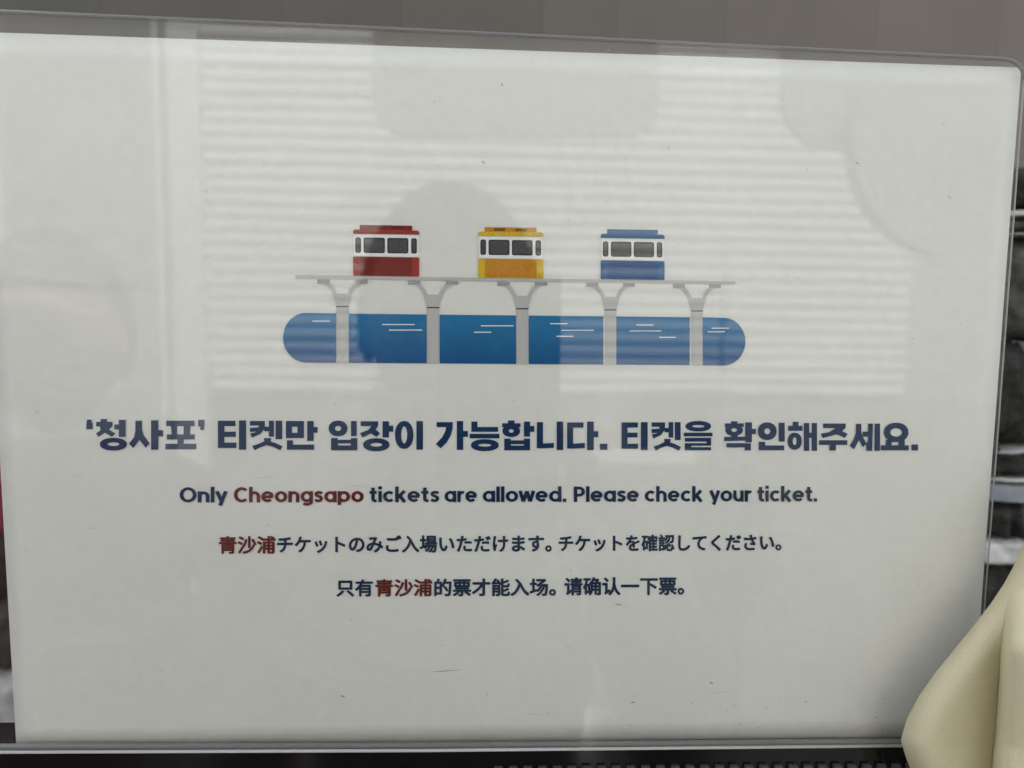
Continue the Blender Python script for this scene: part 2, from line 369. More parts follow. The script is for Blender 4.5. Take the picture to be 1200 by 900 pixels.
bm = bmesh.new(); a = at(560, 1500, .08); box(bm, (a.x-.05, .0225, G), (a.x+.05, .12, a.z+.1)); bmesh_obj('pedestal', bm, M_black, t)
stud_me = None
for i in range(36):
    px = 584+i*17.2; py = 901.5-(px-600)*.0075
    p = at(px, py, .004)
    if stud_me is None:
        b2 = bmesh.new(); box(b2, (-.0014, -.0016, -.0016), (.0014, .0008, .0012), .0005); stud_me = bpy.data.meshes.new('stud'); b2.to_mesh(stud_me); b2.free(); stud_me.materials.append(M_stud)
    o = bpy.data.objects.new('stud', stud_me); COL.objects.link(o); o.parent = t; o.location = p-t.location

# ------------------------------------------------ acrylic holder
HB = at(560, 878, 0)
holder = empty('acrylic_sign_holder', HB, 'clear acrylic holder with rounded top right corner standing round the white notice', 'sign holder')
def corner(cx, cy, r, a0, n=6): return [(cx+r*math.cos(R(a0+90*k/n)), cy+r*math.sin(R(a0+90*k/n))) for k in range(n+1)]
sheet = [(-70, 9.0), (1175, 67.5), (1185, 69), (1193, 73), (1198.5, 80), (1200.5, 91), (1142, 866), (1139, 871), (1133, 873.5), (-24, 880), (-34, 874)]
slab_px('front_sheet', sheet, -.0016, -.0001, M_acr, holder, 0)
slab_px('back_sheet', sheet, .0011, .0028, M_acrb, holder, 0)
def strip(name, path, rad, m, y):
    bm = bmesh.new(); tube(bm, [at(px, py, y) for px, py in path], rad, 10); return bmesh_obj(name, bm, m, holder, True)
strip('top_rim', [(-70, 10.5), (400, 31.5), (1172, 69), (1184, 70.5), (1192, 75), (1198, 82), (1200, 93)], .0006, M_rim, -.0006)
strip('side_rim', [(1200, 93), (1170, 500), (1142, 866)], .00022, M_edge, -.0006)
strip('bottom_rim', [(-30, 875), (500, 873.5), (1134, 868)], .0009, M_rim, -.0008)
strip('bottom_fold_highlight', [(-30, 881.5), (500, 879.5), (1140, 873.0)], .0005, M_frame, .0016)  # opaque white stands in for the bright highlight along the clear lower fold

# ------------------------------------------------ the notice
YP = .0007
notice = empty('paper_notice', at(560, 876, YP), 'white printed notice with trams on a bridge over blue water and four text lines', 'notice')
bm = bmesh.new()
q = [at(-29, 37, YP), at(1197, 79, YP), at(1139, 863, YP), at(19, 876, YP)]
NX, NY = 48, 34
for j in range(NY+1):
    for i in range(NX+1):
        u, v = i/NX, j/NY
        p = (q[0]*(1-u)+q[1]*u)*(1-v)+(q[3]*(1-u)+q[2]*u)*v
        bm.verts.new(p+Vector((0, .00012*noise.noise(p*30)+.00012, 0)))
bm.verts.ensure_lookup_table()
for j in range(NY):
    for i in range(NX):
        k = j*(NX+1)+i; bm.faces.new((bm.verts[k], bm.verts[k+NX+1], bm.verts[k+NX+2], bm.verts[k+1]))
r = bmesh.ops.extrude_face_region(bm, geom=list(bm.faces)); bmesh.ops.translate(bm, verts=[v for v in r['geom'] if isinstance(v, bmesh.types.BMVert)], vec=(0, .0001, 0))
bmesh.ops.recalc_face_normals(bm, faces=bm.faces)
bmesh_obj('sheet', bm, M_paper, notice, True)
YI = YP-.00008

def C1(p): return (320+p[0]/4, 240+p[1]/4)
def C2(p): return (600+p[0]/4, 240+p[1]/4)

# sea band in six stretches between the piers
z1 = at(600, 368, YI).z; z0 = at(600, 427, YI).z
M_sea = water_mat(z0, z1)
sea = Flat(YI)
def top(px): return 366.7+(px-331)*.0106
def bot(px): return 424.6+(px-331)*.0068
def seg(x0, x1, rl=False, rr=False):
    P = []
    if rl:
        cy = (top(x0)+bot(x0))/2; rr_ = (bot(x0)-top(x0))/2
        P += [(x0+rr_*.92-rr_*.92*math.sin(R(a)), cy+rr_*math.cos(R(a))) for a in range(0, 181, 6)]
        P += [(x1, top(x1)), (x1, bot(x1))]
    elif rr:
        cy = (top(x1)+bot(x1))/2; rr_ = (bot(x1)-top(x1))/2
        P += [(x1-rr_*.92+rr_*.92*math.sin(R(a)), cy-rr_*math.cos(R(a))) for a in range(0, 181, 6)]
        P += [(x0, bot(x0)), (x0, top(x0))]
    else: P = [(x0, top(x0)), (x1, top(x1)), (x1, bot(x1)), (x0, bot(x0))]
    sea.poly(P)
seg(331.7, 393.8, rl=True); seg(409, 500); seg(515.2, 604.6); seg(619.6, 707); seg(722, 808.3); seg(822.6, 873.5, rr=True)
water = sea.build('sea_band', M_sea, notice, label='rounded blue band of sea under the printed bridge')
for pts, C in ((((185, 268, 545), (512, 664, 561), (543, 699, 587), (975, 1127, 567), (942, 1023, 597)), C1),
               (((178, 260, 557), (232, 384, 588), (208, 288, 616), (583, 663, 563), (552, 699, 591), (690, 768, 621), (936, 1018, 578), (916, 998, 595)), C2)):
    for x0, x1, y in pts:
        f = Flat(YI-.00003); f.poly([C(p) for p in rect(x0, y-2.2, x1, y+2.6)]); o = f.build('wave_line', M_white, None)
        o.data.transform(Matrix.Translation(-notice.location)); o.parent = water

# viaduct
f = Flat(YI-.00002); f.poly([(346, 322.3), (862, 329.8), (861.4, 333.4), (600, 329.6), (346, 326.3)])
deck = f.build('bridge_deck', M_grey, notice)
for cx, dy, sc in ((401.2, 0, 1), (507.5, 1.3, 1), (612.1, 2.6, .985), (715.6, 3.9, .965), (816.8, 5.2, .95)):
    def T(p): return (cx+p[0]*sc/4, 240+dy+p[1]/4)
    f = Flat(YI-.00004)
    yb = (bot(cx)-240-dy)*4
    f.poly([T(p) for p in rect(-27.5, 480, 27.5, yb)])
    f.poly([T(p) for p in [(-38, 416), (38, 416), (33, 440), (30, 474), (-30, 474), (-33, 440)]])
    for s in (-1, 1):
        outer = [(118, 352), (118, 366), (92, 369), (74, 376), (58, 392), (46, 412), (38, 436), (32, 456)]
        inner = [(12, 420), (25, 416), (34, 398), (44, 382), (56, 368), (62, 362), (62, 352)]
        f.poly([T((s*a, b)) for a, b in outer+inner])
    pier = f.build('bridge_pier', M_grey, notice)
    g = Flat(YI-.00006)
    for s in (-1, 1): g.poly([T((s*a, b)) for a, b in [(60, 350), (118, 350), (118, 368), (60, 368)]])
    o = g.build('bearing_pad', M_grey2, None); o.data.transform(Matrix.Translation(-notice.location)); o.parent = pier
    g = Flat(YI-.00006); g.poly([T(p) for p in rect(-29, 474, 29, 480)])
    o = g.build('joint_line', M_dark, None); o.data.transform(Matrix.Translation(-notice.location)); o.parent = pier

# the three trams
def tram(x0, x1, yt0, yt1, yb0, yb1, light, dark, dash, nm):
    def T(p):
        u, v = p[0]/310, p[1]/240
        return (x0+(x1-x0)*u, (yt0+(yt1-yt0)*u)*(1-v)+(yb0+(yb1-yb0)*u)*v)
    y = YI-.00008
    b = Flat(y); b.poly([T(p) for p in rrect(3, 44, 307, 148, 3)]); body = b.build('printed_tram', M_white, notice, label=nm)
    def sub(name, m, polys, dy):
        g = Flat(y-dy)
        for p in polys: g.poly([T(a) for a in p])
        o = g.build(name, m, None); o.data.transform(Matrix.Translation(-notice.location)); o.parent = body
    sub('roof', light, [[(0, 42), (0, 30), (7, 22), (303, 22), (310, 30), (310, 42)]], .00004)
    sub('roof_box', dark if dash != 'b' else light, [rect(31, 0, 277, 23)], .00002)
    if dash in 'yr': sub('roof_vent', M_brown if dash == 'y' else M_reddk2, [rect(74, 5, 128, 17), rect(176, 5, 232, 17)], .00005)
    sub('side_skirt', light, [rrect(0, 150, 310, 240, 6)], .00002)
    sub('skirt_panel', dark, [rect(33, 151, 277, 238)], .00005)
    for a, c in ((10, 37), (49, 149), (160, 259), (272, 299)):
        sub('window', M_dark, [rrect(a, 59, c, 132, 9)], .00002); sub('pane', M_pane, [rrect(a+6, 66, c-6, 125, 4)], .00005)
M_reddk2 = ink('darkest_red_ink', (.10, .012, .010))  # dark red print of the roof vents
tram(413.8, 491.3, 263.4, 264.6, 323.0, 324.2, M_red, M_reddk, 'r', 'red tram printed at the left of the bridge')
tram(560.4, 636.8, 266.0, 267.0, 325.2, 326.5, M_yel, M_org, 'y', 'yellow tram printed in the middle of the bridge')
tram(704.0, 778.8, 268.4, 269.6, 327.0, 328.2, M_blue, M_bluedk, 'b', 'blue tram printed at the right of the bridge')

# Korean headline, glyph by glyph (drawn in six-times enlarged strips of the photo)
hl = Flat(YI)
def crop(x0): return lambda p: (x0+p[0]/6, 480+p[1]/6)
def G_(c, *items):
    for it in items:
        if it[0] == 'r': c_ = rect(*it[1:]); hl.poly([c(p) for p in c_])
        elif it[0] == 'o':
            _, cx, cy, rx, ry, hx, hy = it
            hl.poly([c(p) for p in ell(cx, cy, rx, ry, 44, .93)], [[c(p) for p in ell(cx, cy, hx, hy, 30)][::-1]])
        elif it[0] == 'h': hl.poly([c(p) for p in rect(*it[1])], [[c(p) for p in rect(*it[2])][::-1]])
        else: hl.poly([c(p) for p in it[1]])
c = crop(90)
G_(c, ('p', [(72, 70), (104, 70), (104, 92), (112, 92), (112, 138), (66, 138), (66, 108)]))
G_(c, ('r', 167, 66, 212, 90), ('r', 136, 86, 250, 119), ('p', [(163, 117), (250, 117), (215, 150), (152, 192), (134, 168), (166, 146)]), ('p', [(192, 148), (222, 138), (272, 168), (246, 191), (200, 165)]),
   ('r', 264, 105, 300, 140), ('r', 295, 72, 343, 192), ('o', 257, 243, 95, 45, 42, 13))
G_(c, ('p', [(412, 78), (458, 78), (458, 140), (470, 180), (513, 238), (484, 268), (440, 213), (398, 270), (366, 240), (402, 195), (412, 150)]), ('r', 522, 75, 573, 282), ('r', 573, 145, 607, 188))
G_(c, ('r', 628, 78, 828, 116), ('r', 632, 174, 830, 210), ('p', [(662, 114), (706, 114), (706, 176), (668, 176)]), ('p', [(752, 114), (800, 114), (796, 176), (750, 176)]), ('r', 708, 208, 752, 242), ('r', 622, 240, 840, 279))
G_(c, ('p', [(853, 72), (898, 72), (898, 105), (893, 142), (868, 142), (868, 118), (853, 118)]))
c = crop(245)
G_(c, ('r', 62, 78, 108, 270), ('r', 106, 78, 186, 116), ('r', 106, 155, 188, 192), ('r', 106, 232, 192, 270), ('r', 210, 76, 260, 282))
def ket(c):
    G_(c, ('r', 287, 80, 392, 112), ('p', [(347, 110), (392, 110), (386, 140), (365, 162), (335, 162), (352, 128)]), ('p', [(286, 129), (354, 124), (350, 152), (288, 158)]),
       ('p', [(345, 146), (384, 138), (362, 170), (302, 198), (288, 168), (322, 160)]), ('r', 388, 120, 424, 152), ('r', 420, 78, 456, 190), ('r', 468, 78, 514, 208),
       ('p', [(385, 200), (437, 200), (432, 224), (470, 236), (516, 258), (500, 286), (450, 262), (405, 250), (362, 264), (320, 286), (302, 256), (350, 240), (388, 222)]))
ket(c)
G_(c, ('h', (540, 80, 667, 200), (583, 120, 622, 163)), ('r', 690, 80, 735, 220), ('r', 733, 122, 763, 162), ('r', 547, 216, 590, 282), ('r', 588, 246, 738, 282))
G_(c, ('o', 907, 132, 66, 55, 22, 18), ('r', 998, 80, 1038, 187), ('r', 858, 200, 905, 286), ('r', 997, 200, 1042, 286), ('r', 903, 212, 999, 238), ('r', 903, 252, 999, 286))
c = crop(380)
G_(c, ('r', 256, 82, 378, 116), ('p', [(332, 114), (378, 114), (360, 142), (325, 168), (268, 196), (250, 166), (310, 142)]), ('p', [(332, 152), (362, 140), (392, 166), (368, 192), (318, 162)]),
   ('r', 410, 82, 455, 196), ('r', 453, 113, 485, 155), ('o', 366, 247, 93, 46, 42, 13))
G_(c, ('o', 562, 178, 65, 98, 21, 60), ('r', 648, 80, 694, 282))
G_(c, ('p', [(790, 88), (904, 88), (902, 135), (890, 180), (862, 230), (818, 273), (784, 241), (828, 196), (850, 155), (858, 123), (790, 123)]), ('r', 932, 80, 977, 283), ('r', 975, 150, 1010, 192))
c = crop(500)
G_(c, ('r', 314, 84, 357, 156), ('r', 355, 122, 502, 156), ('r', 302, 170, 512, 202), ('o', 409, 250, 98, 42, 46, 10))
G_(c, ('r', 572, 76, 617, 98), ('r', 530, 96, 660, 124), ('o', 595, 150, 62, 43, 17, 13), ('r', 684, 84, 727, 190), ('r', 725, 115, 757, 156),
   ('r', 546, 204, 592, 286), ('r', 683, 204, 727, 286), ('r', 590, 216, 685, 243), ('r', 590, 253, 685, 286))
G_(c, ('r', 775, 88, 818, 272), ('p', [(816, 238), (895, 234), (895, 268), (816, 272)]), ('r', 915, 84, 960, 284))
G_(c, ('r', 988, 90, 1030, 274), ('r', 1028, 90, 1103, 126), ('p', [(1028, 240), (1112, 234), (1112, 270), (1028, 274)]))
c = crop(640)
G_(c, ('r', 288, 84, 335, 284), ('r', 333, 152, 367, 194), ('r', 378, 240, 430, 283))
G_(c, ('r', 530, 90, 572, 275), ('r', 570, 90, 645, 126), ('r', 570, 162, 643, 195), ('r', 570, 240, 646, 275), ('r', 666, 88, 714, 285))
ket(lambda p: crop(640)((740+(p[0]-285)*.9, 88+(p[1]-78)*.97)))
c = crop(780)
G_(c, ('o', 230, 117, 90, 37, 43, 9), ('r', 128, 162, 330, 188), ('r', 135, 198, 320, 225), ('r', 288, 223, 320, 238), ('r', 135, 236, 320, 254), ('r', 135, 252, 182, 266), ('r', 135, 264, 320, 286))
G_(c, ('r', 460, 82, 505, 99), ('p', [(418, 97), (550, 97), (550, 122), (418, 125)]), ('o', 482, 144, 62, 40, 20, 13), ('r', 460, 180, 507, 200), ('p', [(412, 192), (562, 190), (562, 218), (412, 222)]),
   ('r', 560, 90, 607, 230), ('r', 605, 135, 635, 172), ('r', 428, 236, 600, 266), ('r', 556, 264, 600, 288))
G_(c, ('o', 715, 152, 66, 62, 21, 21), ('r', 796, 92, 838, 225), ('r', 655, 226, 700, 286), ('r', 698, 252, 834, 286))
G_(c, ('r', 895, 86, 935, 116), ('r', 862, 114, 963, 149), ('o', 908, 222, 50, 60, 14, 28), ('r', 972, 94, 1010, 290), ('r', 1008, 162, 1030, 198), ('r', 1028, 94, 1065, 290))
c = crop(900)
G_(c, ('p', [(388, 98), (548, 98), (545, 130), (388, 130)]), ('p', [(480, 128), (546, 128), (520, 152), (462, 180), (384, 200), (371, 170), (430, 158)]), ('p', [(480, 158), (515, 148), (560, 170), (540, 200), (500, 180), (462, 170)]), ('r', 360, 215, 558, 248), ('r', 433, 246, 478, 288))
G_(c, ('p', [(620, 100), (657, 100), (656, 160), (668, 195), (694, 238), (668, 264), (640, 214), (606, 278), (574, 256), (604, 208), (618, 165)]), ('r', 666, 155, 707, 190), ('p', [(705, 98), (738, 98), (733, 290), (692, 290), (692, 240), (703, 215)]), ('r', 750, 98, 788, 290))
G_(c, ('o', 902, 160, 86, 68, 42, 30), ('r', 830, 214, 870, 254), ('r', 918, 214, 962, 254), ('p', [(840, 205), (955, 205), (955, 228), (840, 228)]), ('r', 795, 251, 990, 286), ('r', 1010, 245, 1055, 287))
hl.build('korean_text_line', M_navy, notice, label='bold navy Korean headline')

# Latin, Japanese and Chinese lines from Blender's own built-in typeface
def text(body, x0, x1, yt, yb, off, m, name, mode='cap', parent=None, label=None, sp=1.0):
    """set body so its ink runs from px x0 to x1; yt, yb = reference heights (cap top / baseline, or glyph extents) at x0"""
    def one(s):
        cu = bpy.data.curves.new('lettering', 'FONT'); cu.body = s; cu.size = 1; cu.resolution_u = 4; cu.space_character = sp
        ob = bpy.data.objects.new('lettering', cu); COL.objects.link(ob); bpy.context.view_layer.update()
        me = bpy.data.meshes.new_from_object(ob.evaluated_get(bpy.context.evaluated_depsgraph_get()))
        bpy.data.objects.remove(ob); bpy.data.curves.remove(cu); return me
    def raw(s):
        if A not in s:
            me = one(s); return [v.co.copy() for v in me.vertices], [list(p.vertices) for p in me.polygons]
        xr = lambda q_: max(v.co.x for v in one(q_+'|').vertices)
        vs, fs = [], []
        for i, ch in enumerate(s):
            dx = xr(s[:i].replace(A, 'q'))-xr('')
            me = one('q' if ch == A else ch)
            b_ = bmesh.new(); b_.from_mesh(me)
            if ch == A:      # round single-storey a: the bowl and stem of a q cut off at the baseline
                bmesh.ops.bisect_plane(b_, geom=list(b_.verts)+list(b_.edges)+list(b_.faces), plane_co=(0, 0, 0), plane_no=(0, -1, 0), clear_outer=True)
            b_.verts.index_update(); k0 = len(vs)
            vs += [v.co+Vector((dx, 0, 0)) for v in b_.verts]; fs += [[k0+v.index for v in f_.verts] for f_ in b_.faces]; b_.free()
        return vs, fs
    def mesh_of(s):
        # heavier weight: the outline laid down again around itself
        vs, fs = raw(s); V, F = [], []
        for k_ in range(9):
            d_ = Vector((0, 0, 0)) if k_ == 8 else Vector((off*math.cos(k_*math.pi/4), off*math.sin(k_*math.pi/4), 0))
            d_.z = k_; b_ = len(V); V += [v+d_ for v in vs]; F += [[b_+i for i in f_] for f_ in fs]
        me = bpy.data.meshes.new(name); me.from_pydata(V, [], F); me.update(); return me
    ref = mesh_of('l' if mode == 'cap' else body)
    h0 = min(v.co.y for v in ref.vertices); h1 = max(v.co.y for v in ref.vertices)
    me = mesh_of(body)
    a0 = min(v.co.x for v in me.vertices); a1 = max(v.co.x for v in me.vertices)
    for v in me.vertices:
        u = (v.co.x-a0)/(a1-a0); w_ = (v.co.y-h0)/(h1-h0)
        px = x0+(x1-x0)*u
        slope = -(px-x0)*SL
        py = yb-(yb-yt)*w_ + slope
        v.co = at(px, py, YI-v.co.z*2e-6)
    o = link(name, me, m, None)
    o.data.transform(Matrix.Translation(-notice.location)); o.parent = parent or notice
    if label: o['label'] = label
    return o
SL = .0018
A = '\u0251'
def bl(px): return 588.9-(px-210)*.0016
def arc(cx, cy, rx, ry, a0, a1, n=22): return [(cx+rx*math.cos(R(a0+(a1-a0)*k/n)), cy+ry*math.sin(R(a0+(a1-a0)*k/n))) for k in range(n+1)]
RING = arc(.37, .37, .27, .27, 0, 360, 36)
LET = {   # centre lines on a cap height of 1; (ink width, strokes)
 'O': (.95, [arc(.475, .5, .375, .40, 0, 360, 44)]), 'C': (.84, [arc(.475, .5, .375, .40, 46, 314, 36)]),
 'P': (.68, [[(.1, 0), (.1, 1)], [(.1, .9), (.33, .9)]+arc(.34, .67, .24, .23, 90, -90, 16)+[(.1, .44)]]),
 'n': (.66, [[(.1, 0), (.1, .73)], arc(.33, .40, .23, .235, 180, 0, 18)+[(.56, 0)]]),
 'h': (.66, [[(.1, 0), (.1, 1.02)], arc(.33, .40, .23, .235, 180, 0, 18)+[(.56, 0)]]),
 'u': (.66, [[(.56, 0), (.56, .73)], [(.1, .73)]+arc(.33, .33, .23, .235, 180, 360, 18)]),
 'l': (.2, [[(.1, 0), (.1, 1.02)]]), 'i': (.2, [[(.1, 0), (.1, .73)], [(.1, .83), (.1, 1.04)]]),
 'y': (.70, [[(.10, .73), (.37, .07)], [(.61, .73), (.28, -.20)]]),
 'e': (.74, [arc(.37, .37, .27, .27, 2, 318, 34), [(.12, .37), (.70, .37)]]),
 'o': (.74, [RING]), 'c': (.64, [arc(.37, .37, .27, .27, 46, 314, 30)]),
 'a': (.74, [RING, [(.64, 0), (.64, .73)]]), 'd': (.74, [RING, [(.64, 0), (.64, 1.02)]]),
 'g': (.74, [RING, [(.64, .73), (.64, .06)]+arc(.37, .04, .27, .17, 0, -140, 14)]),
 'p': (.74, [RING, [(.1, .73), (.1, -.18)]]),
 's': (.53, [[(.475, .565), (.42, .62), (.33, .645), (.22, .64), (.13, .59), (.115, .52), (.15, .45), (.24, .405), (.34, .36), (.42, .30), (.435, .21), (.38, .13), (.28, .09), (.17, .10), (.05, .165)]]),
 't': (.45, [[(.21, .95), (.21, .24), (.235, .14), (.31, .09), (.43, .095)], [(0, .64), (.43, .64)]]),
 'k': (.66, [[(.1, 0), (.1, 1.02)], [(.16, .30), (.56, .73)], [(.26, .42), (.58, 0)]]),
 'r': (.43, [[(.1, 0), (.1, .73)], arc(.34, .38, .24, .255, 180, 68, 12)]),
 'w': (.98, [[(.08, .73), (.28, .03)], [(.28, .03), (.49, .70)], [(.49, .70), (.70, .03)], [(.70, .03), (.90, .73)]]),
 '.': (.22, [[(.11, 0), (.11, .21)]]),
}
def word(s, x0, x1, m, parent=None, label=None, name='word'):
    b = bl(x0); H = 18.0; T = .108
    adv = []; x = 0
    for i, ch in enumerate(s):
        adv.append(x); x += LET[ch][0] + (.045 if ch in 'yw' or (i+1 < len(s) and s[i+1] in 'yw') else .085)
    tot = adv[-1]+LET[s[-1]][0]; kx = (x1-x0)/tot
    f = Flat(YI)
    P = lambda u, v: (x0+u*kx, b-v*H-(u*kx)*.0016)
    for dx, ch in zip(adv, s):
        for st in LET[ch][1]:
            closed = math.dist(st[0], st[-1]) < 1e-6
            L, Rr_ = [], []
            for i, p in enumerate(st):
                a_ = st[i-1] if i else (st[-2] if closed else p); c_ = st[i+1] if i < len(st)-1 else (st[1] if closed else p)
                t_ = Vector((c_[0]-a_[0], c_[1]-a_[1])).normalized(); n_ = Vector((-t_.y, t_.x))
                hw = T*(.86 if abs(t_.x) > .7 else 1)
                L.append((dx+p[0]+n_.x*hw, p[1]+n_.y*hw)); Rr_.append((dx+p[0]-n_.x*hw, p[1]-n_.y*hw))
            base_k = f.k
            for i in range(len(st)-1):
                f.k = base_k
                f.poly([P(*L[i]), P(*L[i+1]), P(*Rr_[i+1]), P(*Rr_[i])])
    o = f.build(name, m, None); o.data.transform(Matrix.Translation(-notice.location)); o.parent = parent or notice
    if label: o['label'] = label
    return o
en = word('Only', 210.6, 266.4, M_navy, name='english_text_line', label='navy English text line')
word('Cheongsapo', 274.2, 426, M_wine, en, 'wine red word')
word('tickets', 433, 514.6, M_navy2, en); word('are', 521.2, 558.8, M_navy2, en); word('allowed.', 565.8, 663.8, M_navy2, en)
word('Please', 672.6, 748.7, M_navy2, en); word('check', 755.8, 823.4, M_navy2, en); word('your', 831.3, 880.6, M_navy2, en); word('ticket.', 887.5, 957.6, M_navy2, en)
OC = .031
SL = .0045
jp = text('青沙浦', 256.2, 323.0, 628.2, 649.4, OC, M_wine, 'japanese_text_line', 'ext', label='Japanese line opening with three wine red characters')
text('チケットのみご入場いただけます。', 324.6, 646.6, 627.8, 648.6, OC, M_navy2, 'phrase', 'ext', jp)
text('チケットを確認してください。', 654.6, 915.8, 626.6, 646.8, OC, M_navy2, 'phrase', 'ext', jp)
cn = text('只有', 394.0, 437.2, 678.9, 699.4, OC, M_navy2, 'chinese_text_line', 'ext', label='Chinese line with three wine red characters near its start')
text('青沙浦', 439.6, 506.8, 678.6, 699.4, OC, M_wine, 'word', 'ext', cn, 'wine red word')
text('的票才能入场。', 508.8, 651.6, 678.0, 699.2, OC, M_navy2, 'phrase', 'ext', cn)
text('请确认一下票。', 661.2, 802.0, 676.4, 698.0, OC, M_navy2, 'phrase', 'ext', cn)

# scuffs and dust specks on the acrylic (real little marks, stuff)
M_scuff = mat('grey_scuff', (.30, .29, .27), rough=.9)
sc = Flat(-.00165)
marks = [(497, 788, 48, 1.0, -.07), (720, 708, 10, 1.6, .1), (398, 815, 7, 2.2, .3), (738, 824, 8, 1.8, -.2), (830, 799, 7, 2.0, .4), (587, 99, 2, 3.5, 0), (564, 189, 5, 2.0, .5), (1002, 190, 6, 1.4, .4), (712, 59, 2, 3.0, 0), (1110, 230, 5, 1.2, .5)]
for _ in range(8):
    marks.append((random.uniform(30, 1050), random.uniform(560, 850), random.uniform(12, 42), .35, random.uniform(-.5, .5)))
for _ in range(55):
    marks.append((random.uniform(10, 1180), random.uniform(60, 860), random.uniform(1, 3.5), random.uniform(.6, 1.2), random.uniform(-1, 1)))
for _ in range(28):
    marks.append((random.uniform(640, 1110), random.uniform(820, 862), random.uniform(1, 4), random.uniform(.6, 1.2), random.uniform(-1, 1)))
for x, y, w_, h_, sl in marks:
    if y > 862-(x-20)*.006: continue
    sc.poly([(x, y), (x+w_*.5, y+w_*.5*sl-h_/2), (x+w_, y+w_*sl), (x+w_*.5, y+w_*.5*sl+h_/2)])
sc.build('scuff_marks', M_scuff, holder, kind='stuff')

# ------------------------------------------------ cream coat at the lower right
edge = [(1218, 560), (1209, 600), (1199, 640), (1187, 668), (1176, 688), (1160, 712), (1140, 738), (1118, 765), (1095, 793), (1076, 820), (1062, 846), (1055, 868), (1060, 885), (1068, 905), (1080, 940), (1095, 990), (1112, 1060)]
edge = [(x+9, y) for x, y in edge]
fold_shift = 4
fold = [1222, 1212, 1203, 1196, 1192, 1188, 1185, 1182, 1180, 1178, 1176, 1174, 1172, 1171, 1168, 1164, 1160]
bm = bmesh.new(); rows = []
US = [0, .015, .04, .08, .14, .22, .32, .44, .56, .66, .74, .80, .85, .90, .95, 1.0]
def ev(L, t):
    i = min(int(t), len(L)-2); f_ = t-i
    a, b = L[i], L[i+1]
    return tuple(a[k]+(b[k]-a[k])*f_ for k in range(len(a))) if isinstance(a, tuple) else a+(b-a)*f_
NR = 64
for j in range(NR+1):
    tt = j/NR*(len(edge)-1)
    ex, ey = ev(edge, tt); fx = max(ev(fold, tt), ex+10)
    row = []
    for i in range(61):
        s = i/60                                # the 30th column runs along the fold
        px = ex+(fx-ex)*(s/.5)**1.6 if s < .5 else fx+(1420-fx)*((s-.5)/.5)**2.2
        d = px-ex; w0 = 1-math.exp(-d/8.0); f1 = px-fx; op = min(1, max(0, (fx-ex-10)/40))
        y = -.010 - .012*w0 + .00008*min(d, max(0, fx-ex))*op
        y -= .012*op/(1+math.exp(-(f1-3)/2.6))
        y -= .004*op*math.exp(-((f1-16)/14)**2)                     # rolled edge of the upper layer
        y += .0014*math.sin(d/60+tt*.22+.6)*w0
        y += .0006*noise.noise(Vector((px/45, ey/160, 1)))
        row.append(bm.verts.new(at(px, ey+d*.04, y)))
    rows.append(row)
for j in range(NR):
    for i in range(60): bm.faces.new((rows[j][i], rows[j+1][i], rows[j+1][i+1], rows[j][i+1]))
me = bpy.data.meshes.new('coat_hem'); bm.normal_update(); bm.to_mesh(me); bm.free()
coat = link('coat_hem', me, M_cream, smooth=True)
tag(coat, 'cream wool coat hanging in folds over the lower right corner of the sign', 'coat')
md = coat.modifiers.new('thick', 'SOLIDIFY'); md.thickness = .002; md.offset = 1 if coat.data.polygons[0].normal.y > 0 else -1

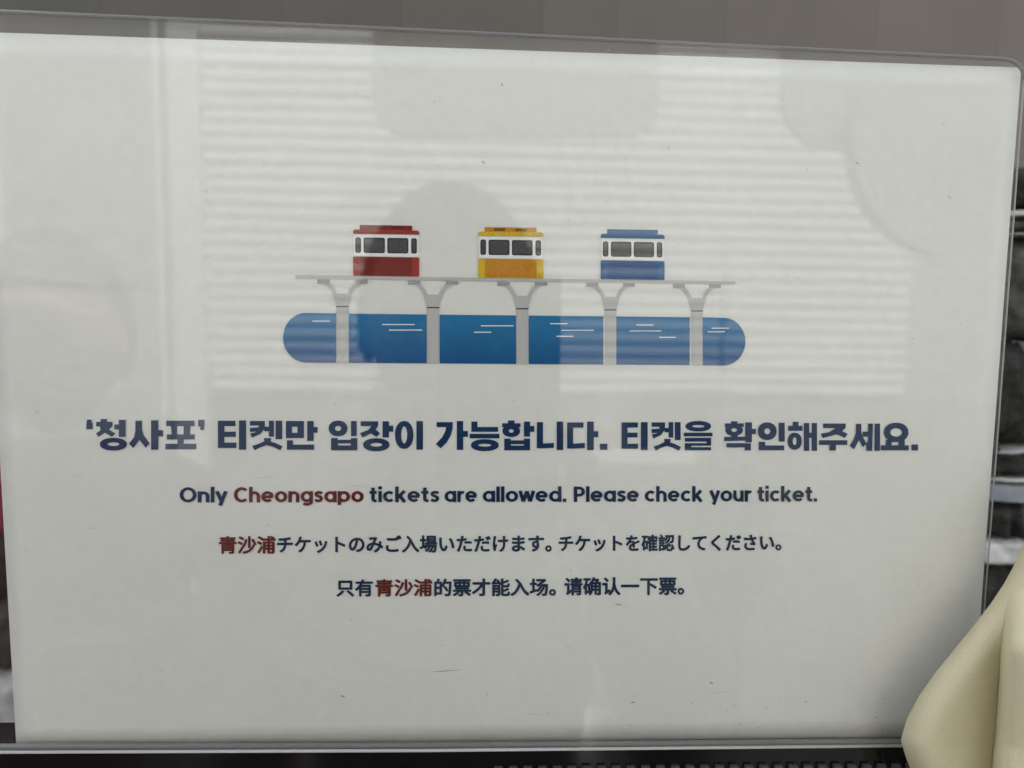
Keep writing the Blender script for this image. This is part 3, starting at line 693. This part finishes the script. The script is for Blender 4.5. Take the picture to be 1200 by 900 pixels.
# ------------------------------------------------ people behind the camera (mirrored in the acrylic)
def skin_mesh(name, verts, edges, radii, m, parent, sub=2, root=0):
    me = bpy.data.meshes.new(name); me.from_pydata([Vector(v) for v in verts], edges, []); me.update()
    o = bpy.data.objects.new(name, me); COL.objects.link(o)
    md = o.modifiers.new('s', 'SKIN')
    for i, r_ in enumerate(radii):
        sv = me.skin_vertices[0].data[i]; sv.radius = (r_, r_) if not isinstance(r_, tuple) else r_; sv.use_root = (i == root)
    ms = o.modifiers.new('u', 'SUBSURF'); ms.levels = sub; ms.render_levels = sub
    bpy.context.view_layer.update()
    nm = bpy.data.meshes.new_from_object(o.evaluated_get(bpy.context.evaluated_depsgraph_get()))
    bpy.data.objects.remove(o)
    o = link(name, nm, m, parent, True); return o
def person(loc, rot, arms, top_m, label, hair_len):
    t = empty('person', loc, label, 'person'); t.rotation_euler.z = rot
    # facing +y; origin on the ground
    V = [(0, 0, .96), (0, 0, 1.12), (0, -.01, 1.30), (0, -.01, 1.42), (0, .0, 1.50)]
    E = [(0, 1), (1, 2), (2, 3), (3, 4)]; Rr = [.155, .135, .16, .12, .055]
    for s in (-1, 1):
        b = len(V); V += [(s*.09, 0, .88), (s*.10, .02, .48), (s*.10, -.01, .09)]; E += [(0, b), (b, b+1), (b+1, b+2)]; Rr += [.10, .065, .045]
        b = len(V); V += [(s*.04, 0, 0)] ; V[-1] = (s*.11, .11, .035); E += [(b-1, b)]; Rr += [.035]
    for s in (-1, 1):
        sh, el, wr = arms[0 if s < 0 else 1]
        b = len(V); V += [sh, el, wr]; E += [(3, b), (b, b+1), (b+1, b+2)]; Rr += [.062, .048, .034]
    body = skin_mesh('body', V, E, Rr, top_m, t)
    # trousers: own mesh over the legs
    V = [(0, 0, .98)]; E = []; Rr = [.165]
    for s in (-1, 1):
        b = len(V); V += [(s*.09, 0, .88), (s*.10, .02, .48), (s*.10, -.01, .12)]; E += [(0, b), (b, b+1), (b+1, b+2)]; Rr += [.115, .08, .062]
    skin_mesh('trousers', V, E, Rr, M_trs, t)
    # head: one lofted surface with nose, chin, eye sockets
    bm = bmesh.new(); bmesh.ops.create_uvsphere(bm, u_segments=40, v_segments=30, radius=1)
    for v in bm.verts:
        x, y, z_ = v.co
        wdt = 1-.22*max(0, -z_)**1.3
        nx, ny, nz = x*.076*wdt, y*.094*(1-.12*max(0, -z_)), z_*.117
        if y > .3:
            ny += .020*math.exp(-(x/.16)**2-((z_+.18)/.16)**2)*1.1
            ny -= .008*math.exp(-((abs(x)-.38)/.16)**2-((z_-.05)/.11)**2)
            ny += .004*math.exp(-(x/.3)**2-((z_+.52)/.06)**2)
            ny += .008*math.exp(-(x/.3)**2-((z_+.85)/.15)**2)
        v.co = (nx, ny, nz)
    for s in (-1, 1):
        r_ = bmesh.ops.create_uvsphere(bm, u_segments=12, v_segments=8, radius=1)
        for v in r_['verts']: v.co = Vector((s*.077+v.co.x*.008, -.005+v.co.y*.018, -.01+v.co.z*.03))
    for v in bm.verts: v.co += Vector((0, .02, 1.63))
    me = bpy.data.meshes.new('head'); bm.to_mesh(me); bm.free(); link('head', me, M_skin, t, True)
    for s in (-1, 1):
        bm = bmesh.new(); bmesh.ops.create_uvsphere(bm, u_segments=14, v_segments=10, radius=.011)
        for v in bm.verts: v.co = Vector((s*.030+v.co.x, .020+.082+v.co.y*.7, 1.636+v.co.z*.6))
        me = bpy.data.meshes.new('eye'); bm.to_mesh(me); bm.free(); link('eye', me, M_hair, t, True)
    bm = bmesh.new(); bmesh.ops.create_uvsphere(bm, u_segments=14, v_segments=10, radius=1)
    for v in bm.verts: v.co = Vector((v.co.x*.024, .02+.096+v.co.y*.006, 1.568+v.co.z*.007))
    me = bpy.data.meshes.new('lips'); bm.to_mesh(me); bm.free(); link('lips', M and me or me, mat('lips', (.35, .12, .10)), t, True)
    bm = bmesh.new(); bmesh.ops.create_uvsphere(bm, u_segments=36, v_segments=26, radius=1)
    dl = [v for v in bm.verts if (v.co.y > .25 and v.co.z < .42) or v.co.z < hair_len]
    bmesh.ops.delete(bm, geom=dl, context='VERTS')
    for v in bm.verts:
        k_ = 1+.03*noise.noise(v.co*6); v.co = Vector((v.co.x*.087*k_, .012+v.co.y*.106*k_, 1.635+v.co.z*.126*k_))
    r_ = bmesh.ops.solidify(bm, geom=list(bm.faces), thickness=.006)
    me = bpy.data.meshes.new('hair'); bm.to_mesh(me); bm.free(); link('hair', me, M_hair, t, True)
    return t
M = True
def hand(t, wrist, fwd, palm_n, side, curl):
    """palm + five separate bent fingers as one skinned mesh; side = direction from little finger to index"""
    fwd, side = Vector(fwd).normalized(), Vector(side).normalized(); pn = Vector(palm_n).normalized()
    w = Vector(wrist); V = [w, w+fwd*.045, w+fwd*.075]; E = [(0, 1), (1, 2)]; Rr = [(.022, .016), (.034, .014), (.034, .012)]
    L = [.062, .075, .080, .072]
    for k_ in range(4):
        off = side*(-.030+.020*k_); base = w+fwd*.088+off; b = len(V); d = fwd.copy(); p = base; prev = 2
        V.append(p); E.append((prev, b)); Rr.append(.0088)
        for q_ in range(3):
            ang = curl[q_]; d = (d*math.cos(ang)+pn*math.sin(ang)).normalized()
            p = p+d*L[k_]*(.45, .32, .23)[q_]; V.append(p); E.append((len(V)-2, len(V)-1)); Rr.append(.0082-.0008*q_)
    b = len(V); d = (fwd*.5+side*.9+pn*.25).normalized(); p = w+fwd*.03+side*.028
    V.append(p); E.append((1, b)); Rr.append(.012)
    for q_, l_ in enumerate((.03, .028, .022)):
        d = (d+fwd*.25+pn*.25).normalized(); p = p+d*l_; V.append(p); E.append((len(V)-2, len(V)-1)); Rr.append(.0105-.001*q_)
    return skin_mesh('hand', V, E, Rr, M_skin, t, 2)
# photographer: head mirrored around px (528, 335)
hc = mirr(528, 378, .50)
ph = Vector((hc.x, -.56, G))
px_ = 0
pc = CM.translation                          # the phone's lens sits here
dz = hc.z-(G+1.63)
Pl = Vector((hc.x, -.52, G+dz))
loc_ph = Vector((pc.x, pc.y-.006, pc.z))
def rel(v): return tuple(Vector(v)-Pl)
wl = loc_ph+Vector((-.085, -.085, -.20)); wr = loc_ph+Vector((.105, -.085, -.20))
arms = [((-.19, -.01, 1.40), (-.25, .08, 1.13), rel(wl)), ((.19, -.01, 1.40), (.25, .08, 1.13), rel(wr))]
t = person(Pl, 0, arms, M_coat, 'person in a beige coat holding up a phone, mirrored in the middle of the sign', -.25)
hand(t, rel(wl), (.25, .35, .9), (1, -.2, 0), (0, 1, .2), (.35, .5, .4))
hand(t, rel(wr), (-.25, .35, .9), (-1, -.2, 0), (0, 1, .2), (.35, .5, .4))
tp = empty('mobile_phone', loc_ph, 'black mobile phone held upright by the photographer', 'phone')
bm = bmesh.new(); box(bm, (-.022, -.009, -.135), (.052, -.001, .020), .003); 
bmesh_obj('body', bm, M_phone, None); o = bpy.data.objects['body.001'] if 'body.001' in bpy.data.objects else bpy.data.objects['body']
o.parent = tp
bm = bmesh.new(); bmesh.ops.create_cone(bm, segments=24, radius1=.0065, radius2=.006, depth=.002, cap_ends=True, matrix=Matrix.Translation((0, 0, 0))@Matrix.Rotation(math.pi/2, 4, 'X'))
me = bpy.data.meshes.new('lens'); bm.to_mesh(me); bm.free(); link('lens', me, M_lens, tp)
# bystander in pink at the left
hb = mirr(60, 395, .72); Pb = Vector((hb.x, -.74, G+hb.z-(G+1.63)))
arms = [((-.18, -.01, 1.39), (-.24, -.02, 1.12), (-.22, .06, .88)), ((.18, -.01, 1.39), (.24, -.02, 1.12), (.22, .06, .88))]
t = person(Pb, -.2, arms, M_pink, 'person in a dusty pink top with arms hanging, mirrored at the left of the sign', -.5)
for s in (-1, 1):
    hand(t, (s*.22, .065, .865), (0, .1, -1), (-s, .1, 0), (0, 1, 0), (.2, .3, .2))
